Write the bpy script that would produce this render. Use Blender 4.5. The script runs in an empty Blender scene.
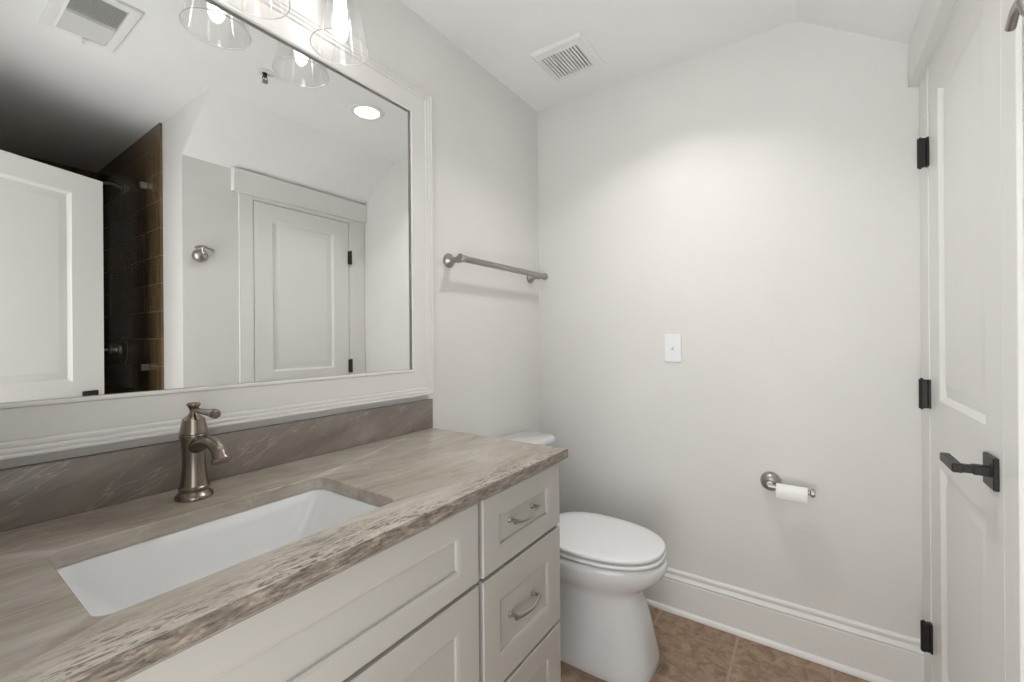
import bpy, bmesh, math, random
from mathutils import Vector, Matrix
random.seed(7)
S = bpy.context.scene
COL = S.collection
PI = math.pi

# ---------------------------------------------------------------- camera
cam_data = bpy.data.cameras.new('camera')
cam = bpy.data.objects.new('camera', cam_data); COL.objects.link(cam)
cam_data.sensor_width = 36.0; cam_data.sensor_fit = 'HORIZONTAL'
cam_data.lens = 36.0*433.09/1024
cam_data.shift_x = -2.075/1024; cam_data.shift_y = -2.866/1024
cam_data.clip_start = 0.01
yaw, rol = math.radians(34.575), math.radians(-0.427)
Fv = Vector((-math.sin(yaw), math.cos(yaw), 0)); Rv = Vector((math.cos(yaw), math.sin(yaw), 0)); Uv = Vector((0, 0, 1))
R2 = Rv*math.cos(rol)+Uv*math.sin(rol); U2 = -Rv*math.sin(rol)+Uv*math.cos(rol)
Mc = Matrix.Identity(4)
for i in range(3):
    Mc[i][0] = R2[i]; Mc[i][1] = U2[i]; Mc[i][2] = -Fv[i]
Mc[0][3], Mc[1][3], Mc[2][3] = 1.212, 0.0, 1.2232
cam.matrix_world = Mc
S.camera = cam

# ---------------------------------------------------------------- world, exposure
W = bpy.data.worlds.new('hall_fill_light'); S.world = W; W.use_nodes = True
bg = W.node_tree.nodes['Background']
_wt = W.node_tree; _tc = _wt.nodes.new('ShaderNodeTexCoord'); _sx = _wt.nodes.new('ShaderNodeSeparateXYZ'); _rp = _wt.nodes.new('ShaderNodeValToRGB')
_wt.links.new(_tc.outputs['Generated'], _sx.inputs[0]); _mr = _wt.nodes.new('ShaderNodeMapRange'); _mr.inputs['From Min'].default_value = -1; _mr.inputs['From Max'].default_value = 1
_wt.links.new(_sx.outputs['Z'], _mr.inputs['Value']); _wt.links.new(_mr.outputs[0], _rp.inputs['Fac'])
_rp.color_ramp.elements[0].position = .40; _rp.color_ramp.elements[0].color = (1.0, .995, .985, 1)      # added fill, stronger from below to brighten the ceiling
_rp.color_ramp.elements[1].position = .58; _rp.color_ramp.elements[1].color = (.50, .498, .492, 1)      # weaker fill from above, standing in for the unseen hall
_wt.links.new(_rp.outputs[0], bg.inputs[0]); bg.inputs[1].default_value = 5.0
S.view_settings.view_transform = 'Standard'; S.view_settings.look = 'None'
S.view_settings.gamma = 1.0; S.view_settings.use_curve_mapping = False
S.view_settings.exposure = 0.2
BULB_POWER = 19.0
DOWN_POWER = 6.0
DOWN_WATTS = 3.9

# ---------------------------------------------------------------- materials
def s2l(c):
    return tuple(((v/255)/12.92 if v/255 <= .04045 else ((v/255+.055)/1.055)**2.4) for v in c)
def newmat(name):
    m = bpy.data.materials.new(name); m.use_nodes = True
    nt = m.node_tree; b = nt.nodes['Principled BSDF']
    return m, nt, b
def N(nt, t, **kw):
    n = nt.nodes.new(t)
    for k, v in kw.items(): setattr(n, k, v)
    return n
def coord(nt, scale=(1, 1, 1), loc=(0, 0, 0), rot=(0, 0, 0)):
    tc = N(nt, 'ShaderNodeTexCoord'); mp = N(nt, 'ShaderNodeMapping')
    mp.inputs['Scale'].default_value = scale; mp.inputs['Location'].default_value = loc; mp.inputs['Rotation'].default_value = rot
    nt.links.new(tc.outputs['Object'], mp.inputs['Vector'])
    return mp.outputs['Vector']
def noise(nt, vec, scale, detail=4, rough=.55, dist=0):
    n = N(nt, 'ShaderNodeTexNoise'); n.inputs['Scale'].default_value = scale
    n.inputs['Detail'].default_value = detail; n.inputs['Roughness'].default_value = rough; n.inputs['Distortion'].default_value = dist
    nt.links.new(vec, n.inputs['Vector']); return n.outputs['Fac']
def ramp(nt, fac, stops):
    r = N(nt, 'ShaderNodeValToRGB'); e = r.color_ramp.elements
    while len(e) < len(stops): e.new(.5)
    for el, (p, c) in zip(e, stops):
        el.position = p; el.color = (*c, 1) if len(c) == 3 else c
    nt.links.new(fac, r.inputs['Fac']); return r.outputs['Color']
def mixc(nt, fac, a, b):
    m = N(nt, 'ShaderNodeMix', data_type='RGBA')
    for sock, v in ((m.inputs[0], fac), (m.inputs[6], a), (m.inputs[7], b)):
        if isinstance(v, (int, float)): sock.default_value = v
        elif isinstance(v, tuple): sock.default_value = (*v, 1)
        else: nt.links.new(v, sock)
    return m.outputs[2]
def mathn(nt, op, a, b=0.0, clamp=False):
    m = N(nt, 'ShaderNodeMath', operation=op); m.use_clamp = clamp
    for sock, v in ((m.inputs[0], a), (m.inputs[1], b)):
        if isinstance(v, (int, float)): sock.default_value = v
        else: nt.links.new(v, sock)
    return m.outputs[0]
def bump(nt, b, h, strength=.1, dist=.002):
    n = N(nt, 'ShaderNodeBump'); n.inputs['Strength'].default_value = strength; n.inputs['Distance'].default_value = dist
    nt.links.new(h, n.inputs['Height']); nt.links.new(n.outputs['Normal'], b.inputs['Normal'])
def paint(name, rgb, rough=.5, var=.02, bscale=260, bstr=.05, spec=.4):
    m, nt, b = newmat(name)
    v = coord(nt)
    f = noise(nt, v, 3.0, 2)
    lo = tuple(c*(1-var) for c in rgb); hi = tuple(min(1, c*(1+var)) for c in rgb)
    nt.links.new(ramp(nt, f, [(.3, lo), (.7, hi)]), b.inputs['Base Color'])
    b.inputs['Roughness'].default_value = rough; b.inputs['Specular IOR Level'].default_value = spec
    if bstr: bump(nt, b, noise(nt, v, bscale, 3), bstr, .0006)
    return m
def metal(name, rgb, rough=.3):
    m, nt, b = newmat(name)
    v = coord(nt, (30, 30, 400))
    f = noise(nt, v, 1.0, 2)
    nt.links.new(ramp(nt, f, [(.3, tuple(c*.92 for c in rgb)), (.7, rgb)]), b.inputs['Base Color'])
    b.inputs['Metallic'].default_value = 1; b.inputs['Roughness'].default_value = rough
    return m

M = {}
M['wall'] = paint('wall_paint', (.70, .688, .670), .6, .02, 260, .015)
M['ceiling'] = paint('ceiling_paint', (.84, .84, .84), .8)
M['trim'] = paint('trim_paint', (.76, .755, .735), .35, .01, 120, .03)
M['door'] = paint('door_paint', (.75, .745, .725), .35, .01, 120, .03)
M['frame'] = paint('mirror_frame_paint', (.70, .687, .668), .35, .01, 120, .03)
M['cabinet'] = paint('cabinet_paint', (.41, .395, .365), .38, .01, 120, .03)
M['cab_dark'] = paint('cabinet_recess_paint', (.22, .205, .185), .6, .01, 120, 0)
M['ceramic'] = paint('white_porcelain', (.64, .65, .66), .07, .004, 50, 0, .55)
M['basin'] = paint('white_basin_ceramic', (.80, .81, .815), .08, .004, 50, 0, .5)
M['seat'] = paint('white_seat_plastic', (.74, .745, .75), .22, .004, 50, 0)
M['plate'] = paint('white_switch_plastic', (.80, .81, .83), .3, .004, 50, 0)
M['paper'] = paint('toilet_tissue', (.86, .85, .84), .9, .02, 90, .2)
M['card'] = paint('roll_cardboard', (.42, .33, .24), .9)
M['black'] = paint('matte_black_metal', (.012, .011, .010), .38, .05, 200, .02)
M['dark'] = paint('dark_void', (.02, .02, .02), .9, .02, 50, 0)
M['vent'] = paint('vent_enamel', (.80, .80, .79), .4, .004, 50, 0)
M['nickel'] = metal('brushed_nickel', (.42, .40, .375), .28)
M['satin'] = metal('satin_gray_nickel', (.40, .385, .365), .36)
M['bronze'] = metal('aged_pewter_bronze', (.27, .232, .195), .27)
M['sprk'] = metal('dark_sprinkler_metal', (.10, .095, .09), .35)
M['chrome'] = metal('chrome', (.75, .75, .74), .08)

m, nt, b = newmat('silvered_mirror')
nt.links.new(ramp(nt, noise(nt, coord(nt), 2, 1), [(0, (.83, .84, .83)), (1, (.85, .86, .85))]), b.inputs['Base Color'])
b.inputs['Metallic'].default_value = 1; b.inputs['Roughness'].default_value = 0.0; M['mirror'] = m

def rim_glass(name):
    m, nt, b = newmat(name)
    nt.links.new(ramp(nt, noise(nt, coord(nt), 9, 1), [(0, (.80, .80, .80)), (1, (.86, .86, .86))]), b.inputs['Base Color'])  # white base colour paints in the light glowing in the rim's edge
    b.inputs['Roughness'].default_value = .12; b.inputs['Alpha'].default_value = .75
    return m
def thin_glass(name, tint, fr=1.5, extra=0.0, rough=.02, base=.04):
    m = bpy.data.materials.new(name); m.use_nodes = True; nt = m.node_tree
    nt.nodes.remove(nt.nodes['Principled BSDF']); out = nt.nodes['Material Output']
    t = N(nt, 'ShaderNodeBsdfTransparent'); t.inputs[0].default_value = (*tint, 1)
    g = N(nt, 'ShaderNodeBsdfGlossy'); g.inputs['Roughness'].default_value = rough; g.inputs[0].default_value = (1, 1, 1, 1)
    lw = N(nt, 'ShaderNodeLayerWeight'); lw.inputs['Blend'].default_value = .5
    fres = mathn(nt, 'ADD', mathn(nt, 'MULTIPLY', mathn(nt, 'POWER', lw.outputs['Facing'], 4.5), fr), base)
    fac = mathn(nt, 'ADD', fres, mathn(nt, 'MULTIPLY', noise(nt, coord(nt), 9, 1), extra), True)
    mx = N(nt, 'ShaderNodeMixShader'); nt.links.new(fac, mx.inputs[0])
    nt.links.new(t.outputs[0], mx.inputs[1]); nt.links.new(g.outputs[0], mx.inputs[2]); nt.links.new(mx.outputs[0], out.inputs[0])
    return m
M['shade_glass'] = thin_glass('clear_shade_glass', (.97, .97, .97), .8, .08, .06, .08)
M['rim_glass'] = rim_glass('glow_white_glass_rim')
M['shower_glass'] = thin_glass('tinted_shower_glass', (.90, .895, .88), .8, 0, .02, .010)

def emit(name, rgb, power):
    m, nt, b = newmat(name)
    b.inputs['Base Color'].default_value = (.9, .9, .9, 1)
    nt.links.new(ramp(nt, noise(nt, coord(nt), 4, 1), [(0, tuple(c*.98 for c in rgb)), (1, rgb)]), b.inputs['Emission Color'])
    b.inputs['Emission Strength'].default_value = power
    return m
M['bulb'] = emit('lit_bulb', (1, .98, .95), BULB_POWER)
M['lens'] = emit('lit_downlight_lens', (1, .98, .95), DOWN_POWER)

# stone: long flowing streaks (along the counter), dark flecks crowding the front edge
def stone(name, vertical=False):
    m, nt, b = newmat(name)
    tc = N(nt, 'ShaderNodeTexCoord'); P = tc.outputs['Object']
    def mapped(scale, rot=(0, 0, 0)):
        mr_ = N(nt, 'ShaderNodeMapping'); mr_.inputs['Rotation'].default_value = rot; nt.links.new(P, mr_.inputs['Vector'])
        mp = N(nt, 'ShaderNodeMapping'); mp.inputs['Scale'].default_value = scale
        nt.links.new(mr_.outputs['Vector'], mp.inputs['Vector']); return mp.outputs['Vector']
    if vertical:
        r = (math.radians(-24), 0, 0); big = mapped((3, 2.2, 7.5), r); fine = mapped((30, 9, 40), r)
    else:
        r = (0, 0, math.radians(4)); big = mapped((7.5, 1.9, 7.5), r); fine = mapped((75, 16, 75), r)
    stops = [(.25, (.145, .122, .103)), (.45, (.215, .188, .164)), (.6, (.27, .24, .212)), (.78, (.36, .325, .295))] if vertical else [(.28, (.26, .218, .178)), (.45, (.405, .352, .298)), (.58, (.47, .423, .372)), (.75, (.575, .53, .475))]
    base = ramp(nt, noise(nt, big, 1.0, 6, .6, .6), stops)
    streak = ramp(nt, noise(nt, fine, 1.0, 5, .65, .3), [(.35, (.55, .55, .55)), (.62, (1.08, 1.07, 1.05))])
    mul = N(nt, 'ShaderNodeMix', data_type='RGBA', blend_type='MULTIPLY'); mul.inputs[0].default_value = .30
    nt.links.new(base, mul.inputs[6]); nt.links.new(streak, mul.inputs[7])
    col = mul.outputs[2]
    # thin pale veins
    vn = noise(nt, mapped((5, 2.2, 13) if vertical else (9, 1.8, 9), (math.radians(-28), 0, 0) if vertical else (0, 0, -.45)), 1.0, 4, .55, .15)
    vein = mathn(nt, 'LESS_THAN', mathn(nt, 'ABSOLUTE', mathn(nt, 'SUBTRACT', vn, .5)), .005)
    col = mixc(nt, mathn(nt, 'MULTIPLY', vein, .30 if vertical else .16), col, (.42, .39, .355) if vertical else (.62, .57, .52))
    if not vertical:
        sep = N(nt, 'ShaderNodeSeparateXYZ'); nt.links.new(P, sep.inputs[0])
        wob = mathn(nt, 'MULTIPLY', mathn(nt, 'SUBTRACT', noise(nt, mapped((3, 3, 3)), 1.0, 3), .5), .26)
        edge = mathn(nt, 'MULTIPLY', mathn(nt, 'SUBTRACT', mathn(nt, 'ADD', sep.outputs[0], wob), .21), 12.0, True)   # object x, 0 at counter mid depth
        fl = noise(nt, mapped((170, 34, 130), (0, 0, .07)), 1.0, 4, .7, .8)
        d1 = mathn(nt, 'MULTIPLY', mathn(nt, 'MULTIPLY', mathn(nt, 'SUBTRACT', fl, .52), 16.0, True), edge)
        fl2 = noise(nt, mapped((90, 10, 100), (0, 0, .05)), 1.0, 4, .7, .5)
        l1 = mathn(nt, 'MULTIPLY', mathn(nt, 'MULTIPLY', mathn(nt, 'SUBTRACT', fl2, .50), 10.0, True), edge)
        col = mixc(nt, mathn(nt, 'MULTIPLY', l1, .65), col, (.66, .59, .50))
        col = mixc(nt, mathn(nt, 'MULTIPLY', d1, .9), col, (.07, .058, .047))
        face = mathn(nt, 'MULTIPLY', mathn(nt, 'SUBTRACT', sep.outputs[0], .2925), 500.0, True)     # darker, streaked band along the front edge
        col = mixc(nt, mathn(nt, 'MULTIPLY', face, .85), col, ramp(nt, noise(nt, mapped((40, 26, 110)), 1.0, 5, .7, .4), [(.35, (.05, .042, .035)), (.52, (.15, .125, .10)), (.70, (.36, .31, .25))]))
        # sparse dark dashes across the slab
        fd = noise(nt, mapped((60, 5, 60), (0, 0, .07)), 1.0, 3, .6, .6)
        col = mixc(nt, mathn(nt, 'MULTIPLY', mathn(nt, 'MULTIPLY', mathn(nt, 'SUBTRACT', fd, .66), 12.0, True), .55), col, (.20, .17, .145))
        bump(nt, b, mathn(nt, 'MULTIPLY', fl, edge), .5, .003)
    nt.links.new(col, b.inputs['Base Color']); b.inputs['Roughness'].default_value = .27
    return m
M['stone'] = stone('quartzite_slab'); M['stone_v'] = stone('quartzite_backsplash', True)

def tile(name, bw, rh, off, shift, rotx, mortar, cols, msize, rough, streak):
    m, nt, b = newmat(name)
    v = coord(nt, (1, 1, 1), shift, rotx)
    br = N(nt, 'ShaderNodeTexBrick'); br.offset = off; br.squash = 1
    br.inputs['Scale'].default_value = 1; br.inputs['Brick Width'].default_value = bw; br.inputs['Row Height'].default_value = rh
    br.inputs['Mortar Size'].default_value = msize; br.inputs['Mortar Smooth'].default_value = .1; br.inputs['Bias'].default_value = 0
    br.inputs['Color1'].default_value = (.85, .85, .85, 1); br.inputs['Color2'].default_value = (1.1, 1.1, 1.1, 1); br.inputs['Mortar'].default_value = (1, 1, 1, 1)
    nt.links.new(v, br.inputs['Vector'])
    n1 = noise(nt, coord(nt, streak), 1.0, 7, .68, .5)
    c = ramp(nt, n1, cols)
    mul = N(nt, 'ShaderNodeMix', data_type='RGBA', blend_type='MULTIPLY'); mul.inputs[0].default_value = 1
    nt.links.new(c, mul.inputs[6]); nt.links.new(br.outputs['Color'], mul.inputs[7])
    nt.links.new(mixc(nt, br.outputs['Fac'], mul.outputs[2], mortar), b.inputs['Base Color'])
    b.inputs['Roughness'].default_value = rough
    bump(nt, b, mathn(nt, 'SUBTRACT', 1.0, br.outputs['Fac']), .5, .002)
    return m
M['floor'] = tile('brown_floor_tile', .308, .400, 0, (-.031, -1.58, 0), (0, 0, 0), (.36, .27, .20),
                  [(.28, (.16, .095, .056)), (.45, (.28, .185, .12)), (.58, (.37, .26, .175)), (.75, (.46, .35, .255))], .0045, .42, (25, 25, 25))
M['shower_tile'] = tile('brown_shower_tile', .434, .155, .5, (.10, .005, 0), (-PI/2, 0, 0), (.22, .16, .10),
                        [(.25, (.066, .041, .019)), (.5, (.12, .077, .038)), (.8, (.175, .115, .060))], .0028, .25, (22, 22, 3))
M['shower_tile_side'] = tile('brown_shower_tile_side', .434, .155, .5, (.10, .005, 0), (-PI/2, 0, PI/2), (.22, .16, .10),
                        [(.25, (.066, .041, .019)), (.5, (.12, .077, .038)), (.8, (.175, .115, .060))], .0028, .25, (22, 22, 3))

# ---------------------------------------------------------------- helpers
def tagp(o, label, cat, group=None, kind=None):
    o['label'] = label; o['category'] = cat
    if group: o['group'] = group
    if kind: o['kind'] = kind
    return o
def thing(name, label, cat, loc, group=None, kind=None):
    o = bpy.data.objects.new(name, None); COL.objects.link(o); o.location = loc; o.empty_display_size = .05
    return tagp(o, label, cat, group, kind)
def wloc(o):
    v = Vector((0, 0, 0))
    while o is not None: v += o.location; o = o.parent
    return v
def obj(name, bm, mat, parent=None, origin=None, smooth=35):
    """verts are given in world space; the object gets its origin at its base (or at the given origin)"""
    bmesh.ops.recalc_face_normals(bm, faces=bm.faces)
    me = bpy.data.meshes.new(name)
    mats = mat if isinstance(mat, (list, tuple)) else [mat]
    xs = [v.co for v in bm.verts]
    if origin is None:
        lo = Vector([min(c[i] for c in xs) for i in range(3)]); hi = Vector([max(c[i] for c in xs) for i in range(3)])
        origin = Vector(((lo.x+hi.x)/2, (lo.y+hi.y)/2, lo.z))
    origin = Vector(origin)
    bmesh.ops.translate(bm, vec=-origin, verts=bm.verts)
    bm.to_mesh(me); bm.free()
    for mt in mats: me.materials.append(mt)
    if smooth:
        me.polygons.foreach_set('use_smooth', [True]*len(me.polygons)); me.set_sharp_from_angle(angle=math.radians(smooth))
    o = bpy.data.objects.new(name, me); COL.objects.link(o)
    if parent is not None:
        o.parent = parent; o.location = origin-wloc(parent)
    else: o.location = origin
    return o
def struct(name, bm, mat, label, cat, smooth=0, parent=None):
    o = obj(name, bm, mat, parent, (0, 0, 0) if parent is None else None, smooth)
    if parent is None: tagp(o, label, cat, None, 'structure')
    return o
def nb(): return bmesh.new()
def absorb(bm, t):
    me = bpy.data.meshes.new('tmp'); t.to_mesh(me); t.free(); bm.from_mesh(me); bpy.data.meshes.remove(me)
def box(bm, x0, x1, y0, y1, z0, z1, bev=0, seg=2, mat=0):
    t = nb(); bmesh.ops.create_cube(t, size=1)
    for v in t.verts:
        v.co = Vector(((x0+x1)/2+v.co.x*(x1-x0), (y0+y1)/2+v.co.y*(y1-y0), (z0+z1)/2+v.co.z*(z1-z0)))
    if bev: bmesh.ops.bevel(t, geom=t.edges[:], offset=bev, segments=seg, affect='EDGES', profile=.5)
    for f in t.faces: f.material_index = mat
    absorb(bm, t); return bm
def basis(d):
    d = Vector(d).normalized(); a = Vector((0, 0, 1)) if abs(d.z) < .9 else Vector((1, 0, 0))
    u = a.cross(d).normalized(); return u, d.cross(u).normalized(), d
def lathe(bm, prof, org, axis=(0, 0, 1), seg=40, mat=0, close=False, sx=1.0, sy=1.0):
    u, v, d = basis(axis); org = Vector(org); rings = []
    for r, h in prof:
        if r < 1e-6: rings.append([bm.verts.new(org+d*h)])
        else: rings.append([bm.verts.new(org+d*h+u*r*sx*math.cos(2*PI*k/seg)+v*r*sy*math.sin(2*PI*k/seg)) for k in range(seg)])
    pairs = list(zip(rings, rings[1:]))
    if close: pairs.append((rings[-1], rings[0]))
    for A, B in pairs:
        for k in range(seg):
            q = [A[k % len(A)], A[(k+1) % len(A)], B[(k+1) % len(B)], B[k % len(B)]]
            q2 = []
            for w in q:
                if w not in q2: q2.append(w)
            if len(q2) > 2:
                f = bm.faces.new(q2); f.material_index = mat
    return bm
def tube(bm, pts, rad, seg=16, caps=True, flat=1.0, up=None):
    pts = [Vector(p) for p in pts]; n = len(pts)
    if not isinstance(rad, (list, tuple)): rad = [rad]*n
    rings = []; pu = None
    for i, p in enumerate(pts):
        d = (pts[min(i+1, n-1)]-pts[max(i-1, 0)]).normalized()
        if pu is None:
            u = basis(d)[0] if up is None else (Vector(up)-d*Vector(up).dot(d)).normalized()
        else: u = (pu-d*pu.dot(d)).normalized()
        pu = u; w = d.cross(u)
        rings.append([bm.verts.new(p+u*rad[i]*flat*math.cos(2*PI*k/seg)+w*rad[i]*math.sin(2*PI*k/seg)) for k in range(seg)])
    for A, B in zip(rings, rings[1:]):
        for k in range(seg): bm.faces.new((A[k], A[(k+1) % seg], B[(k+1) % seg], B[k]))
    if caps:
        bm.faces.new(rings[0]); bm.faces.new(rings[-1])
    return bm
def spline(pts, n=24):
    pts = [Vector(p) for p in pts]; P = [2*pts[0]-pts[1]]+pts+[2*pts[-1]-pts[-2]]; out = []
    for i in range(1, len(P)-2):
        a, b, c, d = P[i-1:i+3]
        for k in range(n):
            t = k/n
            out.append(.5*((2*b)+(c-a)*t+(2*a-5*b+4*c-d)*t*t+(3*b-a-3*c+d)*t**3))
    return out+[pts[-1]]
def loft(bm, loops, cap0=True, cap1=True, mat=0):
    R = [[bm.verts.new(p) for p in L] for L in loops]; n = len(R[0])
    for A, B in zip(R, R[1:]):
        for k in range(n):
            f = bm.faces.new((A[k], A[(k+1) % n], B[(k+1) % n], B[k])); f.material_index = mat
    if cap0: bm.faces.new(R[0])
    if cap1: bm.faces.new(R[-1])
    return bm
def prism(bm, poly, axis, a, b, mat=0):
    """poly in the two remaining axes (in xyz order), extruded along axis from a to b"""
    def P(p, t):
        return {'x': (t, p[0], p[1]), 'y': (p[0], t, p[1]), 'z': (p[0], p[1], t)}[axis]
    return loft(bm, [[P(p, a) for p in poly], [P(p, b) for p in poly]], mat=mat)
def rrect(x0, x1, y0, y1, r, z, n=6):
    out = []
    for cx, cy, a in ((x1-r, y1-r, 0), (x0+r, y1-r, PI/2), (x0+r, y0+r, PI), (x1-r, y0+r, 1.5*PI)):
        for k in range(n+1):
            t = a+PI/2*k/n; out.append((cx+r*math.cos(t), cy+r*math.sin(t), z))
    return out
def panel_slab(bm, P, w, h, th, panels, prof, bev=.002):
    """slab whose face lies at P(u,v,0), back at -th; panels (u0,u1,v0,v1) sunk by prof [(inset, depth)...]"""
    us = sorted({bev, w-bev, *[q for p in panels for q in p[:2]]}); vs = sorted({bev, h-bev, *[q for p in panels for q in p[2:]]})
    cache = {}
    def V(u, v, d):
        k = (round(u, 6), round(v, 6), round(d, 6))
        if k not in cache: cache[k] = bm.verts.new(P(u, v, d))
        return cache[k]
    for a, b in zip(us, us[1:]):
        for c, d in zip(vs, vs[1:]):
            if any(p[0]-1e-6 <= a and b <= p[1]+1e-6 and p[2]-1e-6 <= c and d <= p[3]+1e-6 for p in panels): continue
            bm.faces.new((V(a, c, 0), V(b, c, 0), V(b, d, 0), V(a, d, 0)))
    for (u0, u1, v0, v1) in panels:
        prev = (0, 0)
        for i, (ins, dep) in enumerate(prof):
            A = [(u0+prev[0], v0+prev[0]), (u1-prev[0], v0+prev[0]), (u1-prev[0], v1-prev[0]), (u0+prev[0], v1-prev[0])]
            B = [(u0+ins, v0+ins), (u1-ins, v0+ins), (u1-ins, v1-ins), (u0+ins, v1-ins)]
            for k in range(4):
                bm.faces.new((V(*A[k], prev[1]), V(*A[(k+1) % 4], prev[1]), V(*B[(k+1) % 4], dep), V(*B[k], dep)))
            prev = (ins, dep)
        bm.faces.new([V(*q, prev[1]) for q in B])
    # edge bevel, sides and back
    def ring(i, d): return [(i, i, d), (w-i, i, d), (w-i, h-i, d), (i, h-i, d)]
    rings = [ring(0, -bev), ring(0, -th)]
    R = [[V(*q) for q in r] for r in rings]
    # outer border from bevel inset to the side
    bu = [(u, bev) for u in us]+[(w-bev, v) for v in vs[1:]]+[(u, h-bev) for u in us[::-1][1:]]+[(bev, v) for v in vs[::-1][1:-1]]
    corners = {(us[0], vs[0]): 0, (us[-1], vs[0]): 1, (us[-1], vs[-1]): 2, (us[0], vs[-1]): 3}
    m = len(bu); idx = [i for i, q in enumerate(bu) if q in corners]
    for j in range(4):
        i0 = idx[j]; i1 = idx[(j+1) % 4]; chain = []
        i = i0
        while True:
            chain.append(V(bu[i][0], bu[i][1], 0))
            if i == i1: break
            i = (i+1) % m
        bm.faces.new(chain+[R[0][(j+1) % 4], R[0][j]])
    for k in range(4): bm.faces.new((R[0][k], R[0][(k+1) % 4], R[1][(k+1) % 4], R[1][k]))
    bm.faces.new(R[1])
    return bm

# ---------------------------------------------------------------- dimensions
H = 2.44; D = 1.998; WR = 1.524; KX = 1.1676; ZS = 2.1986; EY = .883; YN = -.05; SX1 = 3.05; TX = 1.80

# ---------------------------------------------------------------- setting
bm = nb(); box(bm, -.1, 3.2, -.30, 2.1, -.1, 0)
struct('floor', bm, M['floor'], 'brown mottled square tile floor in front of the toilet', 'floor')
bm = nb()
box(bm, -.1, 3.2, -.17, 2.1, H, H+.1)
def slopez(x): return H-(x-KX)*(H-ZS)/(WR-KX)
prism(bm, [(KX, H), (WR, ZS), (WR, H)], 'y', EY, D)
for f in bm.faces:
    if abs(f.calc_center_median().y-EY) < 1e-4 and f.calc_center_median().z < H-.001: f.material_index = 1
struct('ceiling', bm, [M['ceiling'], M['wall']], 'pale flat ceiling with a sloped side above the closet door', 'ceiling')
bm = nb(); box(bm, -.1, 0, YN-.12, 2.1, 0, H)
struct('wall_left', bm, M['wall'], 'pale painted wall carrying the framed mirror and towel bar', 'wall')
bm = nb(); box(bm, 0, WR+.1, D, D+.1, 0, H)
struct('wall_back', bm, M['wall'], 'pale painted wall behind the toilet with the switch', 'wall')
# closet wall with its opening
OY0, OY1, OZ = 1.228, 1.873, 2.052
bm = nb()
box(bm, WR, WR+.1, EY, OY0, 0, H); box(bm, WR, WR+.1, OY1, D, 0, H); box(bm, WR, WR+.1, OY0, OY1, OZ, H)
box(bm, WR+.06, WR+.1, OY0, OY1, 0, OZ)
struct('wall_right', bm, M['wall'], 'short pale wall under the slope holding the closet door', 'wall')
bm = nb(); box(bm, WR+.1, SX1+.1, EY, EY+.1, 0, H); 
struct('wall_return', bm, M['wall'], 'pale wall strip beside the brown shower tile in the mirror', 'wall')
bm = nb(); box(bm, TX, SX1, EY-.012, EY, 0, H)
struct('wall_shower_end', bm, M['shower_tile'], 'brown tiled shower wall carrying the valve and shower head', 'wall')
bm = nb(); box(bm, SX1, SX1+.1, -.17, EY, 0, H)
struct('wall_shower_side', bm, M['shower_tile_side'], 'far brown tiled shower wall seen as a narrow dark strip', 'wall')
# near wall with the doorway the camera stands in
DX0, DX1 = .69, 1.475
bm = nb()
box(bm, 0, DX0, YN-.12, YN, 0, H); box(bm, DX1, SX1, YN-.12, YN, 0, H); box(bm, DX0, DX1, YN-.12, YN, 2.045, H)
struct('wall_front', bm, M['wall'], 'pale wall with the open doorway at the vanity end', 'wall')

# skirting: flat board with a stepped cap and a shoe at the floor
def base_profile(z=.185):
    return [(0, 0), (.0155, 0), (.0155, .136), (.0125, .139), (.0125, .142), (.0165, .146), (.0165, .149), (.0075, .163), (.0075, .167), (.0105, .170), (.0105, .178), (.006, .184), (0, z)]
shoe = [(.0155, 0), (.0285, 0), (.0285, .006), (.026, .013), (.021, .018), (.0155, .020)]
bm = nb(); prism(bm, [(D-a, z) for a, z in base_profile()], 'x', .0, 1.515)
bb = struct('baseboard_back', bm, M['trim'], 'tall white baseboard along the wall behind the toilet', 'baseboard')
bm = nb(); prism(bm, [(D-a, z) for a, z in shoe], 'x', .0, 1.513)
obj('shoe_moulding', bm, M['trim'], bb)
bm = nb(); prism(bm, [(WR-a, z) for a, z in base_profile()], 'y', EY+.0, 1.150)
bb = struct('baseboard_right', bm, M['trim'], 'white baseboard on the short wall before the closet door', 'baseboard')
bm = nb(); prism(bm, [(WR-a, z) for a, z in shoe], 'y', EY+.0, 1.147)
obj('shoe_moulding', bm, M['trim'], bb)
bm = nb(); prism(bm, [(a, z) for a, z in base_profile()], 'y', 1.19, D-.03)
bb = struct('baseboard_left', bm, M['trim'], 'white baseboard behind the toilet tank on the mirror wall', 'baseboard')
bm = nb(); prism(bm, [(a, z) for a, z in shoe], 'y', 1.19, D-.03)
obj('shoe_moulding', bm, M['trim'], bb)

# closet door casing
CF = 1.515
bm = nb(); box(bm, CF, WR, 1.152, 1.2255, 0, 2.072, .0015, 1)
struct('trim_1', bm, M['trim'], 'white casing board on the latch side of the closet door', 'door casing')
bm = nb(); box(bm, CF, WR, 1.8755, D-.002, 0, 2.072, .0015, 1)
struct('trim_2', bm, M['trim'], 'white casing board on the hinge side of the closet door', 'door casing')
bm = nb(); box(bm, 1.487, WR, 1.115, D-.002, 2.072, 2.199, .0015, 1)
struct('trim_3', bm, M['trim'], 'wide white header board above the closet door', 'door casing')
bm = nb()
box(bm, 1.5185, WR+.06, OY0-.002, OY0+.004, 0, OZ); box(bm, 1.5185, WR+.06, OY1-.004, OY1+.002, 0, OZ); box(bm, 1.5185, WR+.06, OY0-.002, OY1+.002, OZ-.003, 2.0715)
struct('trim_4', bm, M['trim'], 'white jamb lining around the closet door leaf', 'door jamb')
bm = nb(); 
box(bm, DX0-.09, DX0-.005, YN, YN+.015, 0, 2.12, .0015, 1)
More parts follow.
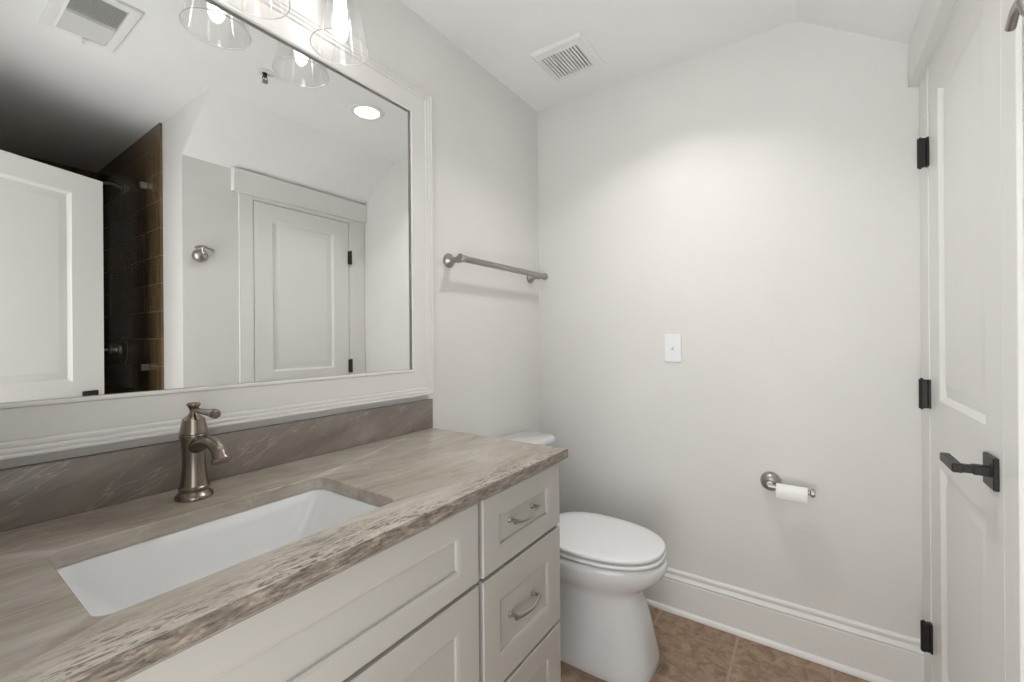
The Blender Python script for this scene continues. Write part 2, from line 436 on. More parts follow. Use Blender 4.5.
box(bm, DX0-.09, DX1+.09, YN, YN+.018, 2.052, 2.14, .0015, 1)
struct('trim_5', bm, M['trim'], 'white casing round the entry doorway', 'door casing')

# doors: two-panel leaves
DOORP = [(.003, -.003), (.013, -.013), (.019, -.013), (.048, -.004), (.050, -.004)]
def hinge(parent, x, y, z, out, name='hinge'):
    b_ = nb()   # black butt hinge: barrel in three knuckles with pin tips, wide leaves either side
    box(b_, x-.012, x+.004, y-.009, y+.009, z-.045, z+.045, .002, 1)
    lathe(b_, [(0, -.050), (.003, -.050), (.0035, -.047), (.0075, -.046), (.0075, -.016), (.0068, -.0155), (.0075, -.015), (.0075, .015), (.0068, .0155), (.0075, .016), (.0075, .046), (.0035, .047), (.003, .050), (0, .050)], (x-.010, y, z), (0, 0, 1), 16)
    box(b_, x+.004, x+.010, y-.012, y+.012, z-.045, z+.045)
    return obj(name, b_, M['black'], parent)
LX = 1.517; LY0, LY1, LZ0, LZ1 = 1.2345, 1.866, .012, 2.046
bm = nb()
panel_slab(bm, lambda u, v, d: (LX-d, LY1-u, LZ0+v), LY1-LY0, LZ1-LZ0, .035, [(.118, .528, 1.018, 1.935), (.118, .528, .20, .822)], DOORP)
d1 = struct('door_1', bm, M['door'], 'white two-panel closet door, closed, with black lever and hinges', 'door', 30)
for z in (1.801, 1.037, .266): hinge(d1, LX-.010, LY1+.004, z, -1)
def lever(parent, F, name='door_handle'):
    """F(out, along, up): out from the face, along towards the hinges"""
    b_ = nb()
    def bx(o0, o1, a0, a1, u0, u1, bev=.0015):
        t = nb(); box(t, o0, o1, a0, a1, u0, u1, bev, 1)
        for v in t.verts: v.co = Vector(F(*v.co))
        absorb(b_, t)
    bx(0, .009, -.033, .033, -.033, .033)
    ros = obj(name, b_, M['black'], parent)
    b_ = nb()
    bx(.007, .032, -.010, .010, -.010, .010); bx(.030, .062, -.009, .009, -.008, .008)
    bx(.046, .064, -.010, .098, -.0095, .0095, .002)
    obj('lever', b_, M['black'], ros)
    return ros
lever(d1, lambda o, a, u: (LX-o, 1.290+a, .942+u))

# entry door, standing open into the room
ang_a = Vector((1.47, -.035, 0)); ang_b = Vector((1.765, .628, 0)); dd = (ang_b-ang_a).normalized(); LW = (ang_b-ang_a).length
nn = Vector((-dd.y, dd.x, 0))         # faces the vanity
def DP(u, v, d): return ang_a+dd*u+nn*d+Vector((0, 0, .012+v))
bm = nb()
panel_slab(bm, DP, LW, 2.018, .035, [(.135, LW-.135, 1.020, 1.92), (.135, LW-.135, .20, .83)], DOORP)
d2 = struct('door_2', bm, M['door'], 'white entry door standing open, seen at the left edge of the mirror', 'door', 30)
lever(d2, lambda o, a, u: tuple(ang_a+dd*(LW-.065-a)+nn*o+Vector((0, 0, .948+u))))
for z in (1.80, 1.03, .26): 
    b_ = nb(); q = ang_a-dd*.004+nn*.004
    lathe(b_, [(0, -.056), (.003, -.056), (.0065, -.051), (.0065, .051), (.003, .056), (0, .056)], (q.x, q.y, z), (0, 0, 1), 16)
    obj('hinge', b_, M['black'], d2)

# ---------------------------------------------------------------- vanity
VX = .55; VF = .570
SHAKER = [(.003, -.001), (.010, -.004), (.0105, -.0095), (.012, -.0095)]
def front(parent, name, y0, y1, z0, z1, fr, ft=None, fb=None):
    b_ = nb(); w, h = y1-y0, z1-z0; ft = ft or fr; fb = fb or fr
    panel_slab(b_, lambda u, v, d: (VF+d, y0+u, z0+v), w, h, VF-VX-.001, [(fr, w-fr, fb, h-ft)], SHAKER, .0022)
    return obj(name, b_, M['cabinet'], parent, None, 30)
def pull(parent, y, z, half=.055, vertical=False):
    b_ = nb(); x = VF-.0095
    def Q(o, a, u=0): return (x+o, y, z+a) if vertical else (x+o, y+a, z+u)
    for s in (-1, 1):
        lathe(b_, [(0, 0), (.0085, 0), (.0085, .002), (.005, .006), (.0042, .018), (.0058, .024), (.0058, .028), (0, .030)], Q(0, s*half), (1, 0, 0), 16)
    pts = spline([Q(.022, -half-.004, 0), Q(.027, -half*.6, -.004), Q(.031, 0, -.006), Q(.027, half*.6, -.004), Q(.022, half+.004, 0)], 8)
    n = len(pts); rad = [.0042+.0016*abs(2*i/(n-1)-1)**2 for i in range(n)]
    tube(b_, pts, rad, 12, True, 1.25, (0, 0, 1) if not vertical else (0, 1, 0))
    return obj('drawer_pull' if not vertical else 'door_pull', b_, M['nickel'], parent)
YS = .787
sb = thing('sink_cabinet', 'greige cabinet under the sink with a long false drawer front', 'cabinet', (.28, .37, 0), 'vanity base units')
bm = nb()
box(bm, .004, VX, YN+.004, YN+.022, .09, .855); box(bm, .004, VX, YS-.006, YS, .09, .855); box(bm, .004, VX, YN+.004, YS, .09, .108)
box(bm, .004, .016, YN+.022, YS-.006, .108, .855)
box(bm, VX-.018, VX, YN+.022, YS-.006, .83, .855); box(bm, VX-.018, VX, YN+.022, YS-.006, .64, .66); box(bm, VX-.018, VX, .36, .384, .108, .64)
obj('carcass', bm, M['cabinet'], sb)
bm = nb(); box(bm, .03, VX-.06, YN+.004, YS, 0, .09); obj('toe_kick', bm, M['cab_dark'], sb)
front(sb, 'false_drawer_front', YN+.012, YS-.006, .657, .842, .062, .052, .044)
o = front(sb, 'door', .374, YS-.006, .100, .647, .066); pull(o, .412, .50, .064, True)
o = front(sb, 'door', YN+.012, .370, .100, .647, .066); pull(o, .332, .50, .064, True)
dc = thing('drawer_cabinet', 'greige three-drawer cabinet at the toilet end of the vanity', 'cabinet', (.28, .98, 0), 'vanity base units')
bm = nb()
box(bm, .004, VX, YS+.002, 1.174, .09, .855)
obj('carcass', bm, M['cabinet'], dc)
bm = nb(); box(bm, .03, VX-.06, YS+.002, 1.174, 0, .09); obj('toe_kick', bm, M['cab_dark'], dc)
for z0, z1, ft, fb in ((.655, .842, .052, .044), (.362, .645, .068, .066), (.100, .352, .062, .062)):
    o = front(dc, 'drawer', YS+.010, 1.172, z0, z1, .062, ft, fb)
    pull(o, (YS+.010+1.172)/2-.012, (z0+z1)/2+(.004 if z0 > .3 else 0))

# countertop with its sink cut-out
HC, CT = .8846, .029
CXF, CYE = .5957, 1.181
sx0, sx1, sy0, sy1 = .200, .491, .143, .611
bm = nb()
inner = rrect(sx0, sx1, sy0, sy1, .022, 0, 6)
def outer_pt(p):
    return p
ob = [(CXF, CYE), (.002, CYE), (.002, YN+.002), (CXF, YN+.002)]
def ring_in(z, g=0): return [bm.verts.new((x+(g if x > .35 else -g), y+(g if y > .37 else -g), z)) for x, y, _ in inner]
def ring_out(z, g): 
    return [bm.verts.new((x-(g if x > .3 else 0), y-(g if y > 1 else 0), z)) for x, y in ob]
e = .004
Ts, Tm, Bm_, Bs = ring_out(HC, e), ring_out(HC-e*.3, e*.3), ring_out(HC-e, 0), ring_out(HC-CT+.004, 0)
Bb = ring_out(HC-CT, .004)
It, Im, Ib = ring_in(HC, .002), ring_in(HC-.002, 0), ring_in(HC-CT, 0)
def annulus(O, I):
    k = len(I)//4
    for j in range(4):
        seg = I[j*k:(j+1)*k]; nxt = I[((j+1)*k) % len(I)]
        for a, b_ in zip(seg, seg[1:]): bm.faces.new((O[j], a, b_))
        bm.faces.new((O[j], seg[-1], nxt, O[(j+1) % 4]))
annulus(Ts, It); annulus(Bb, Ib)
for A, B_ in ((Ts, Tm), (Tm, Bm_), (Bm_, Bs), (Bs, Bb)):
    for k in range(4): bm.faces.new((A[k], A[(k+1) % 4], B_[(k+1) % 4], B_[k]))
for A, B_ in ((It, Im), (Im, Ib)):
    for k in range(len(A)): bm.faces.new((A[k], A[(k+1) % len(A)], B_[(k+1) % len(A)], B_[k]))
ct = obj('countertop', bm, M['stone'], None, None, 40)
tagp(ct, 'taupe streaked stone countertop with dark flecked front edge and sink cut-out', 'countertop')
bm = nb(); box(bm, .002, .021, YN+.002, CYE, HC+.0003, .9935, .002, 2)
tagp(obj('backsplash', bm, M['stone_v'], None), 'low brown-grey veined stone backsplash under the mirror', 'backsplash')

# undermount basin
sk = thing('sink', 'white rectangular undermount sink basin set in the stone countertop', 'sink', ((sx0+sx1)/2, (sy0+sy1)/2, .70))
bm = nb()
zt = HC-CT-.0006
def L_(i, iy, r, z): return rrect(sx0+i, sx1-i, sy0+iy, sy1-iy, r, z, 6)
loops = [L_(-.022, -.022, .03, zt-.004), L_(-.022, -.022, .03, zt), L_(-.004, -.004, .026, zt), L_(.0, .002, .026, zt-.004),
         L_(.004, .012, .03, zt-.03), L_(.012, .042, .034, zt-.08), L_(.024, .070, .04, zt-.112), L_(.045, .098, .045, zt-.128), L_(.075, .14, .05, zt-.134), L_(.115, .200, .02, zt-.137)]
loft(bm, loops, False, True)
lo2 = [L_(-.022, -.022, .03, zt-.004), L_(-.008, -.008, .03, zt-.01), L_(.0, .034, .04, zt-.085), L_(.04, .09, .05, zt-.14), L_(.1, .19, .03, zt-.148)]
loft(bm, lo2, False, True)
obj('basin', bm, M['basin'], sk, None, 60)
bm = nb(); lathe(bm, [(0, .003), (.010, .003), (.018, .002), (.019, .0005), (.024, .003), (.031, .0015), (.032, -.002), (0, -.002)], ((sx0+sx1)/2, (sy0+sy1)/2, zt-.1355), (0, 0, 1), 32)
obj('drain', bm, M['bronze'], sk)

# faucet
FX, FY = .107, .378
fa = thing('faucet', 'aged bronze single-lever faucet standing behind the sink', 'faucet', (FX, FY, HC))
bm = nb()
prof = [(0, 0), (.0340, 0), (.0350, .003), (.0340, .007), (.030, .011), (.0275, .015), (.0275, .018), (.0285, .020), (.0285, .024), (.0258, .027), (.0238, .040), (.0218, .06), (.0210, .08), (.0215, .10), (.0230, .116), (.0245, .127), (.0262, .131), (.0262, .136), (.0245, .138), (0, .138)]
lathe(bm, prof, (FX, FY, HC), (0, 0, 1), 40); obj('body', bm, M['bronze'], fa, None, 30)
bm = nb()
pts = spline([(FX+.004, FY, HC+.108), (FX+.034, FY, HC+.119), (FX+.070, FY, HC+.128), (FX+.101, FY, HC+.1265), (FX+.124, FY, HC+.116), (FX+.134, FY, HC+.102)], 8)
n = len(pts); tube(bm, pts, [.0165-.0040*min(1, i/(n*.45))+.0022*max(0, (i/(n-1)-.75)*4) for i in range(n)], 20)
lathe(bm, [(.0175, 0), (.0178, .004), (.016, .005), (.0, .005)], pts[-1]-Vector((0, 0, 0)), (pts[-1]-pts[-2]), 24)
obj('spout', bm, M['bronze'], fa, None, 50)
bm = nb()
prof = [(0, .138), (.0245, .138), (.0258, .139), (.0258, .142), (.0250, .146), (.0208, .166), (.0208, .169), (.0185, .171), (.0165, .173), (.0105, .178), (.0080, .182), (.0072, .185), (.0078, .190), (.0108, .196), (.0130, .199), (.0130, .202), (.010, .204), (0, .2045)]
lathe(bm, prof, (FX, FY, HC), (0, 0, 1), 36)
pts = [(FX+.004, FY, HC+.190), (FX+.03, FY, HC+.189), (FX+.06, FY, HC+.189), (FX+.085, FY, HC+.1895), (FX+.098, FY, HC+.190), (FX+.108, FY, HC+.190), (FX+.114, FY, HC+.190), (FX+.117, FY, HC+.190)]
tube(bm, pts, [.0062, .0055, .0065, .0078, .0092, .0096, .0085, .005], 18)
obj('lever', bm, M['bronze'], fa, None, 40)
bm = nb(); lathe(bm, [(0, .0), (.003, 0), (.003, .05), (.0055, .055), (.0055, .06), (0, .062)], (FX-.040, FY, HC), (0, 0, 1), 12)

bm.free()
# ---------------------------------------------------------------- framed mirror
MY0, MY1, MZ0, MZ1 = YN+.012, 1.180, 1.0135, 2.146
mr = thing('mirror', 'large rectangular mirror in a white stepped frame above the vanity', 'mirror', (0, (MY0+MY1)/2, MZ0))
bm = nb()
prof = [(.0, .0015), (.0, .030), (.002, .0325), (.006, .0325), (.0085, .0285), (.0095, .0265), (.0105, .0290), (.0155, .0285), (.0185, .0245), (.0195, .0230), (.0205, .0250), (.0265, .0245), (.0300, .0205), (.0308, .0190), (.0318, .0205), (.089, .0205), (.0895, .0215), (.092, .0240), (.0965, .0235), (.0995, .0200), (.0995, .0190), (.089, .0185), (.089, .0015)]
loft(bm, [[(x, a, b_) for a, b_ in ((MY0+t, MZ0+t), (MY1-t, MZ0+t), (MY1-t, MZ1-t), (MY0+t, MZ1-t))] for t, x in prof], False, False)
obj('frame', bm, M['frame'], mr, None, 20)
bm = nb(); box(bm, .004, .012, MY0+.090, MY1-.090, MZ0+.090, MZ1-.090)
obj('mirror_glass', bm, M['mirror'], mr, None, 0)

# ---------------------------------------------------------------- vanity light: three clear cone shades
SHX, SHY, SHZ, SP = .114, .736, 2.05, .232
vl = thing('vanity_light', 'three-light vanity fixture with clear glass cone shades above the mirror', 'light', (0, SHY-SP, 2.27))
bm = nb(); box(bm, .001, .022, SHY-SP-.06, SHY-SP+.06, 2.235, 2.345, .006, 2); obj('backplate', bm, M['nickel'], vl)
bm = nb(); tube(bm, [(.062, SHY-2*SP-.06, 2.30), (.062, SHY+.06, 2.30)], .010, 16)
tube(bm, [(.02, SHY-SP, 2.30), (.062, SHY-SP, 2.30)], .012, 16); obj('bar', bm, M['nickel'], vl)
for k in range(3):
    y = SHY-SP*k
    bm = nb(); tube(bm, spline([(.062, y, 2.30), (.095, y, 2.305), (SHX, y, 2.29), (SHX, y, 2.262)], 8), .0065, 12)
    lathe(bm, [(0, 2.268), (.012, 2.268), (.016, 2.262), (.024, 2.258), (.026, 2.250), (.026, 2.222), (.034, 2.218), (.036, 2.212), (.020, 2.210), (0, 2.210)], (SHX, y, 0), (0, 0, 1), 28)
    obj('socket_arm', bm, M['nickel'], vl, None, 40)
    bm = nb()
    lathe(bm, [(.0445, 2.216), (.0475, 2.205), (.0785, SHZ+.004), (.0800, SHZ+.001), (.0795, SHZ), (.0778, SHZ+.001), (.0765, SHZ+.005), (.0455, 2.204), (.0425, 2.2135)], (SHX, y, 0), (0, 0, 1), 56, 0, True)
    gs = obj('glass_shade', bm, M['shade_glass'], vl, None, 60)
    bm = nb(); pr2 = [(.0778+.0016*math.cos(2*PI*j/8), SHZ+.0002+.0016*math.sin(2*PI*j/8)) for j in range(8)]
    lathe(bm, pr2, (SHX, y, 0), (0, 0, 1), 56, 0, True); obj('glass_rim', bm, M['rim_glass'], gs, None, 60)
    bm = nb()
    lathe(bm, [(0, 2.212), (.012, 2.212), (.0125, 2.200), (.0155, 2.186), (.0170, 2.168), (.0170, 2.146), (.0150, 2.128), (.0100, 2.115), (.0045, 2.110), (0, 2.109)], (SHX, y, 0), (0, 0, 1), 24)
    obj('bulb', bm, M['bulb'], vl, None, 60)

# ---------------------------------------------------------------- towel bar
TBX, TBZ = .080, 1.538
tb = thing('towel_bar', 'grey metal towel bar on the mirror wall above the toilet tank', 'towel bar', (0, 1.6, 1.50))
for y in (1.292, 1.905):
    bm = nb()
    lathe(bm, [(0, 0.0005), (.028, .0005), (.029, .003), (.0285, .009), (.025, .014), (.016, .021), (.0125, .028), (.0115, .042), (.013, .050), (.0145, .052), (.0145, .056), (.0125, .060), (.0135, .090), (.010, .094), (0, .095)], (0, y, TBZ), (1, 0, 0), 32)
    obj('post', bm, M['satin'], tb, None, 40)
bm = nb()
ya, yb = 1.270, 1.928
def barp(h): return h
lathe(bm, [(0, 0), (.013, .0005), (.0175, .004), (.0175, .010), (.0150, .014), (.0128, .017), (.0128, yb-ya-.020), (.0150, yb-ya-.017), (.0180, yb-ya-.010), (.0180, yb-ya-.004), (.014, yb-ya-.0005), (0, yb-ya)], (TBX, ya, TBZ), (0, 1, 0), 24)
obj('bar', bm, M['satin'], tb, None, 40)

# ---------------------------------------------------------------- toilet
TY = 1.592
tl = thing('toilet', 'white elongated toilet with closed lid beside the vanity', 'toilet', (.40, TY, 0))
def egg(xb, xf, hw, z, e=2.3, n=64, mid=.42):
    """closed outline: rounded back at xb, long nose at xf, half width hw"""
    xm = xb+(xf-xb)*mid; out = []
    for k in range(n):
        t = 2*PI*k/n; c, s = math.cos(t), math.sin(t)
        ax = (xf-xm) if c >= 0 else (xm-xb)
        out.append((xm+ax*math.copysign(abs(c)**(2/e), c), TY+hw*math.copysign(abs(s)**(2/e), s), z))
    return out
bm = nb()
loops = [egg(.17, .732, .145, 0, 3.8, mid=.5), egg(.17, .734, .146, .004, 3.8, mid=.5), egg(.17, .732, .145, .03, 3.6, mid=.5), egg(.17, .721, .139, .09, 3.3, mid=.5), egg(.17, .708, .131, .16, 3.0, mid=.5), egg(.17, .690, .127, .225, 2.8, mid=.5),
         egg(.16, .678, .127, .268, 2.6, mid=.48), egg(.15, .684, .134, .288, 2.5, mid=.46), egg(.14, .708, .152, .308, 2.4, mid=.44), egg(.13, .738, .170, .330, 2.3, mid=.43), egg(.12, .762, .183, .355, 2.25), egg(.12, .772, .189, .380, 2.25), egg(.12, .772, .189, .396, 2.25), egg(.122, .768, .186, .404, 2.25), egg(.13, .755, .176, .408, 2.25)]
loft(bm, loops, True, True)
obj('bowl', bm, M['ceramic'], tl, None, 50)
def slab(name, xb, xf, hw, z0, z1, mat, r=.006, dome=0):
    b_ = nb()
    Ls = [egg(xb+r, xf-r, hw-r, z0), egg(xb+r*.3, xf-r*.3, hw-r*.3, z0+r*.3), egg(xb, xf, hw, z0+r), egg(xb, xf, hw, z1-r), egg(xb+r*.3, xf-r*.3, hw-r*.3, z1-r*.3), egg(xb+r, xf-r, hw-r, z1)]
    for s in (.8, .55, .3, .1):
        if dome:
            cx = (xb+xf)/2
            Ls.append([(cx+(x-cx)*s, TY+(y-TY)*s, z1+dome*(1-s*s)) for x, y, z in egg(xb+r, xf-r, hw-r, z1)])
    loft(b_, Ls, True, True); return obj(name, b_, mat, tl, None, 50)
slab('seat', .275, .766, .184, .4165, .4280, M['seat'], .003)
slab('lid', .270, .763, .184, .4355, .4500, M['seat'], .0045, .004)
for s in (-1, 1):
    bm = nb(); lathe(bm, [(0, .408), (.014, .408), (.014, .428), (.012, .433), (0, .434)], (.262, TY+s*.075, 0), (0, 0, 1), 20); obj('seat_hinge', bm, M['seat'], tl)
bm = nb()
t0, t1 = 1.392, 1.802
loft(bm, [rrect(.04, .185, t0+.03, t1-.03, .03, .385), rrect(.028, .195, t0+.012, t1-.012, .035, .42), rrect(.022, .204, t0, t1, .035, .60), rrect(.020, .207, t0-.002, t1+.002, .035, .728)], True, True)
obj('tank', bm, M['ceramic'], tl, None, 50)
bm = nb()
loft(bm, [rrect(.016, .210, t0-.006, t1+.006, .035, .730), rrect(.014, .214, t0-.009, t1+.009, .037, .734), rrect(.014, .214, t0-.009, t1+.009, .037, .752), rrect(.017, .211, t0-.006, t1+.006, .036, .760), rrect(.023, .205, t0, t1, .034, .7635)], True, True)
obj('tank_lid', bm, M['ceramic'], tl, None, 50)
bm = nb(); lathe(bm, [(0, 0), (.013, 0), (.013, .006), (.007, .009), (.007, .018), (0, .018)], (.2045, t0+.06, .665), (1, 0, 0), 20)
tube(bm, [(.219, t0+.055, .665), (.222, t0+.09, .662), (.223, t0+.13, .657)], [.006, .0055, .008], 12)
obj('flush_lever', bm, M['chrome'], tl, None, 50)

# ---------------------------------------------------------------- paper holder and roll
PX, PZ, PO = 1.072, .648, .062
ph = thing('paper_holder', 'grey metal toilet paper holder with open arm on the back wall', 'paper holder', (PX, D, PZ-.03))
bm = nb()
lathe(bm, [(0, .0005), (.034, .0005), (.0365, .004), (.0355, .014), (.0325, .024), (.025, .032), (.015, .035), (.012, .036), (.012, .056), (0, .058)], (PX, D, PZ), (0, -1, 0), 32)
obj('mounting_post', bm, M['satin'], ph, None, 40)
bm = nb()
tube(bm, [(PX-.004, D-PO, PZ-.003), (PX+.02, D-PO, PZ-.005), (PX+.138, D-PO, PZ-.005)], [.010, .009, .009], 16)
lathe(bm, [(0, 0), (.009, 0), (.0145, .003), (.0145, .013), (.011, .016), (0, .0165)], (PX+.129, D-PO, PZ-.005), (1, 0, 0), 20)
obj('arm', bm, M['satin'], ph, None, 40)
bm = nb()
RC = (PX+.022, D-PO, PZ-.0145)
lathe(bm, [(.0205, .0), (.0250, .0), (.026, .0015), (.026, .0985), (.0250, .10), (.0205, .10)], RC, (1, 0, 0), 40, 0, True)
# loose end hanging a little
prism(bm, [(RC[1]-.0262, RC[2]), (RC[1]-.0270, RC[2]-.004), (RC[1]-.0262, RC[2]-.012), (RC[1]-.0240, RC[2]-.022), (RC[1]-.0232, RC[2]-.022), (RC[1]-.0250, RC[2]-.012)], 'x', RC[0]+.001, RC[0]+.099)
pr_ = obj('toilet_paper_roll', bm, M['paper'], None, None, 50)
tagp(pr_, 'small white toilet paper roll on the grey wall holder', 'toilet paper')
bm = nb(); lathe(bm, [(.0195, -.0005), (.0205, -.0005), (.0205, .1005), (.0195, .1005)], RC, (1, 0, 0), 32, 0, True)
obj('cardboard_core', bm, M['card'], pr_, None, 50)

# ---------------------------------------------------------------- switch
SW, SZ = .698, 1.173
sw = thing('light_switch', 'white single toggle switch plate on the back wall', 'light switch', (SW, D, SZ-.06))
bm = nb()
def yrect(hw, hh, y): return [(SW-hw, y, SZ-hh), (SW+hw, y, SZ-hh), (SW+hw, y, SZ+hh), (SW-hw, y, SZ+hh)]
loft(bm, [yrect(.0365, .0620, D-.0003), yrect(.0365, .0620, D-.0035), yrect(.0345, .060, D-.0065), yrect(.006, .0125, D-.0068), yrect(.0052, .0118, D-.004)], False, True)
obj('wall_plate', bm, M['plate'], sw, None, 20)
bm = nb(); loft(bm, [[(SW-.0042, D-.004, SZ-.009), (SW+.0042, D-.004, SZ-.009), (SW+.0042, D-.004, SZ+.006), (SW-.0042, D-.004, SZ+.006)], [(SW-.0032, D-.018, SZ+.004), (SW+.0032, D-.018, SZ+.004), (SW+.0032, D-.016, SZ+.0105), (SW-.0032, D-.016, SZ+.0105)]], True, True)
obj('toggle', bm, M['plate'], sw, None, 20)
for s in (-1, 1):
    bm = nb(); lathe(bm, [(0, .0064), (.0032, .0064), (.0030, .0078), (.0018, .0084), (0, .0085)], (SW, D, SZ+s*.030), (0, -1, 0), 14); obj('screw', bm, M['plate'], sw, None, 40)

# ---------------------------------------------------------------- ceiling fittings
cv = thing('ceiling_fan_grille', 'square white exhaust grille with dark slots on the ceiling near the corner', 'vent', (.342, 1.686, H))
gx0, gx1, gy0, gy1 = .222, .462, 1.568, 1.806
ix0, ix1, iy0, iy1 = .250, .424, 1.612, 1.776
bm = nb()
def zr(x0, x1, y0, y1, z): return [(x0, y0, z), (x1, y0, z), (x1, y1, z), (x0, y1, z)]
loft(bm, [zr(gx0, gx1, gy0, gy1, H-.0005), zr(gx0, gx1, gy0, gy1, H-.006), zr(gx0+.010, gx1-.010, gy0+.010, gy1-.010, H-.014), zr(ix0, ix1, iy0, iy1, H-.016), zr(ix0, ix1, iy0, iy1, H-.003)], False, False)
obj('grille_frame', bm, M['vent'], cv, None, 20)
bm = nb(); box(bm, ix0, ix1, iy0, iy1, H-.003, H-.001); obj('duct_opening', bm, M['dark'], cv, None, 0)
ns = 12; pitch = (ix1-ix0)/ns
for k in range(ns+1):
    x = ix0+pitch*k; w = pitch*.24
    bm = nb(); box(bm, max(ix0, x-w), min(ix1, x+w), iy0, iy1, H-.0155, H-.0045); obj('slat', bm, M['vent'], cv, None, 0)

rg = thing('ceiling_register', 'white air register with fine louvres and damper tab, seen in the mirror', 'vent', (1.03, .441, H))
bm = nb()
px0, px1, py0, py1 = .843, 1.217, .335, .547
fx0, fx1, fy0, fy1 = .876, 1.184, .374, .511
loft(bm, [zr(px0, px1, py0, py1, H-.0005), zr(px0, px1, py0, py1, H-.007), zr(px0+.003, px1-.003, py0+.003, py1-.003, H-.010), zr(px0+.012, px1-.012, py0+.012, py1-.012, H-.0105), zr(fx0-.006, fx1+.006, fy0-.006, fy1+.006, H-.008), zr(fx0, fx1, fy0, fy1, H-.012), zr(fx0, fx1, fy0, fy1, H-.002)], False, False)
obj('register_frame', bm, M['vent'], rg, None, 20)
bm = nb(); box(bm, fx0, fx1, fy0, fy1, H-.002, H-.001); obj('duct_opening', bm, M['dark'], rg, None, 0)
xm = (fx0+fx1)/2
bm = nb(); prism(bm, [(xm-.005, H-.003), (xm+.005, H-.003), (xm+.002, H-.020), (xm-.002, H-.020)], 'y', fy0, fy1); obj('centre_rib', bm, M['vent'], rg, None, 0)
nl = 13
for s in (-1, 1):
    for k in range(nl):
        x = xm+s*(.010+(fx1-xm-.012)*(k+.3)/nl); z = H-.0185+.009*(k/nl)
        bm = nb(); prism(bm, [(x+s*.0085, z), (x+s*.0075, z-.0012), (x, z+.0075), (x+s*.001, z+.0085)], 'y', fy0, fy1); obj('louvre', bm, M['vent'], rg, None, 0)
bm = nb(); tube(bm, [(fx1+.004, .448, H-.008), (fx1+.010, .449, H-.020), (fx1+.014, .452, H-.034)], [.004, .004, .005], 10); obj('damper_tab', bm, M['vent'], rg, None, 40)

dl = thing('recessed_light', 'round lit recessed ceiling light in white trim, seen in the mirror', 'light', (.768, 1.467, H))
bm = nb(); lathe(bm, [(.088, H-.0005), (.0885, H-.003), (.084, H-.006), (.068, H-.0075), (.064, H-.0065), (.062, H-.002)], (.768, 1.467, 0), (0, 0, 1), 48); obj('trim_ring', bm, M['vent'], dl, None, 40)
bm = nb(); lathe(bm, [(0, H-.0035), (.040, H-.0035), (.0625, H-.0025), (.0625, H-.001), (0, H-.001)], (.768, 1.467, 0), (0, 0, 1), 48); obj('lens', bm, M['lens'], dl, None, 40)
ld = bpy.data.lights.new('downlight_lamp', 'AREA'); ld.energy = DOWN_WATTS; ld.color = (1, .985, .955)
ld.shape = 'DISK'; ld.size = .11; ld.spread = math.radians(118)
lo_ = bpy.data.objects.new('downlight_lamp', ld); COL.objects.link(lo_); lo_.parent = dl; lo_.location = (0, 0, -.0042)

sp = thing('sprinkler_head', 'small fire sprinkler on a white ceiling escutcheon, seen in the mirror', 'sprinkler', (.858, .985, H))
bm = nb(); lathe(bm, [(.013, H-.0005), (.036, H-.0005), (.037, H-.002), (.032, H-.0045), (.018, H-.0055), (.013, H-.0045)], (.858, .985, 0), (0, 0, 1), 36); obj('escutcheon', bm, M['vent'], sp, None, 40)
bm = nb()
lathe(bm, [(0, H-.0008), (.0125, H-.0008), (.0125, H-.002), (.008, H-.002), (.009, H-.018), (.006, H-.020), (0, H-.020)], (.858, .985, 0), (0, 0, 1), 16)
for s in (-1, 1): tube(bm, [(.858, .985+s*.007, H-.018), (.858, .985+s*.011, H-.028), (.858, .985+s*.003, H-.040)], .0022, 8)
tube(bm, [(.858, .985, H-.019), (.858, .985, H-.041)], .0022, 8)
obj('sprinkler_body', bm, M['sprk'], sp, None, 40)
bm = nb(); lathe(bm, [(0, H-.040), (.013, H-.042), (.014, H-.0435), (0, H-.0435)], (.858, .985, 0), (0, 0, 1), 20); obj('deflector', bm, M['satin'], sp, None, 40)

# ---------------------------------------------------------------- robe hook
HY, HZ = .957, 1.678
rh = thing('robe_hook', 'grey metal double robe hook on the short wall beside the closet door', 'hook', (WR, HY, HZ-.035))
bm = nb(); lathe(bm, [(0, .0005), (.031, .0005), (.034, .004), (.036, .014), (.035, .026), (.030, .037), (.020, .046), (.009, .050), (0, .051)], (WR, HY, HZ), (-1, 0, 0), 36); obj('rosette', bm, M['satin'], rh, None, 40)
bm = nb()
tube(bm, [(WR-.034, HY+.002, HZ+.010), (WR-.048, HY+.002, HZ+.024), (WR-.053, HY+.002, HZ+.042)], [.009, .0075, .007], 14)
pts = spline([(WR-.049, HY-.034, HZ+.032), (WR-.051, HY-.018, HZ+.041), (WR-.053, HY+.002, HZ+.044), (WR-.053, HY+.028, HZ+.041), (WR-.052, HY+.052, HZ+.028)], 8); n = len(pts)
tube(bm, pts, [.0062+.002*i/(n-1) for i in range(n)], 14, True, .8)
obj('hook_arm', bm, M['satin'], rh, None, 50)

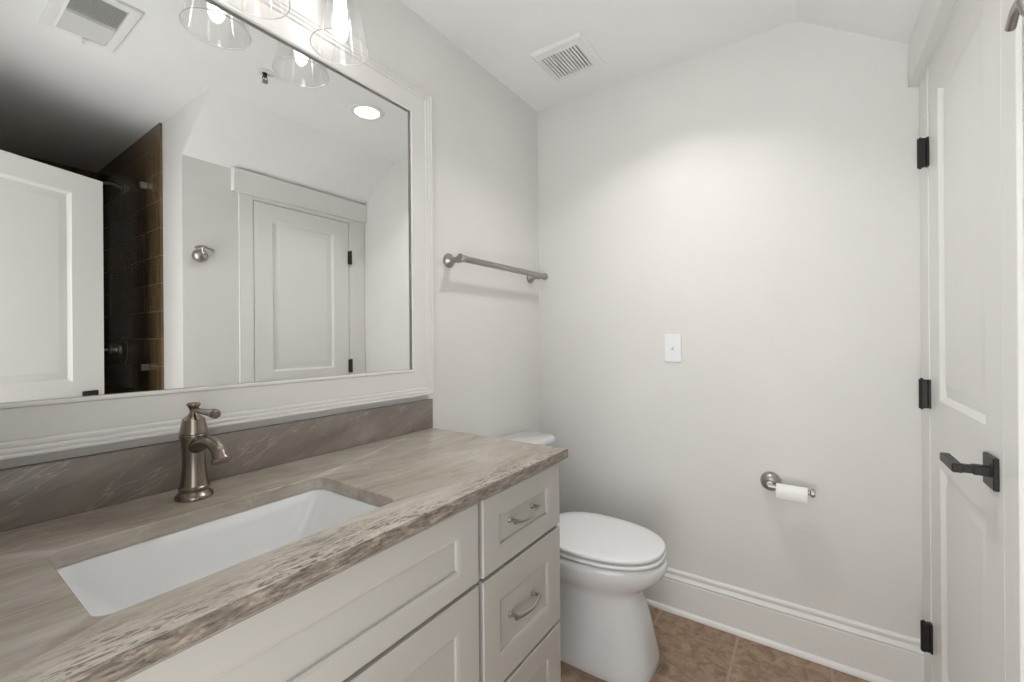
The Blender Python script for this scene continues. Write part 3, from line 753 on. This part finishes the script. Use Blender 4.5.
# ---------------------------------------------------------------- shower, seen in the mirror
sv = thing('shower_valve', 'dark round shower valve plate with lever on the brown tile', 'shower valve', (2.474, EY-.012, 1.09))
ty = EY-.0125
bm = nb(); lathe(bm, [(0, 0), (.085, 0), (.086, .003), (.080, .008), (.045, .012), (.034, .014), (.032, .030), (.026, .034), (0, .034)], (2.474, ty, 1.166), (0, -1, 0), 40); obj('valve_plate', bm, M['satin'], sv, None, 40)
bm = nb(); lathe(bm, [(0, .034), (.022, .034), (.020, .060), (.024, .064), (.022, .072), (0, .074)], (2.474, ty, 1.166), (0, -1, 0), 24)
tube(bm, [(2.474, ty-.065, 1.166), (2.478, ty-.085, 1.168), (2.482, ty-.155, 1.176)], [.009, .007, .009], 12); obj('valve_lever', bm, M['satin'], sv, None, 40)
sh = thing('showerhead', 'dark shower head on a curved arm high on the brown tile', 'shower head', (2.45, EY-.012, 2.1))
bm = nb(); lathe(bm, [(0, 0), (.030, 0), (.030, .004), (.018, .012), (0, .012)], (2.45, ty, 2.20), (0, -1, 0), 28); obj('flange', bm, M['satin'], sh, None, 40)
bm = nb(); pts = spline([(2.45, ty-.004, 2.20), (2.45, ty-.06, 2.215), (2.45, ty-.12, 2.20), (2.45, ty-.155, 2.165)], 8); tube(bm, pts, .0105, 14); obj('arm', bm, M['satin'], sh, None, 50)
bm = nb(); lathe(bm, [(0, 0), (.012, 0), (.016, .012), (.022, .018), (.050, .050), (.052, .060), (.046, .064), (0, .062)], (2.45, ty-.152, 2.170), (0, -.55, -.83), 28); obj('spray_head', bm, M['satin'], sh, None, 40)
sg = thing('shower_glass_panel', 'clear frameless shower glass panel clipped to the brown tile', 'shower glass', (1.985, .44, 0))
bm = nb(); box(bm, 1.999, 2.007, .70, EY-.016, .02, 2.155, .001, 1); obj('glass_pane', bm, M['shower_glass'], sg, None, 0)
for z in (2.125, 1.07, .30):
    bm = nb(); box(bm, 1.992, 2.014, EY-.048, EY-.0125, z-.018, z+.018, .002, 1); obj('glass_clip', bm, M['nickel'], sg, None, 0)
bm = nb(); box(bm, 1.993, 2.013, .70, EY-.016, .0, .02, .002, 1); obj('floor_channel', bm, M['nickel'], sg, None, 0)
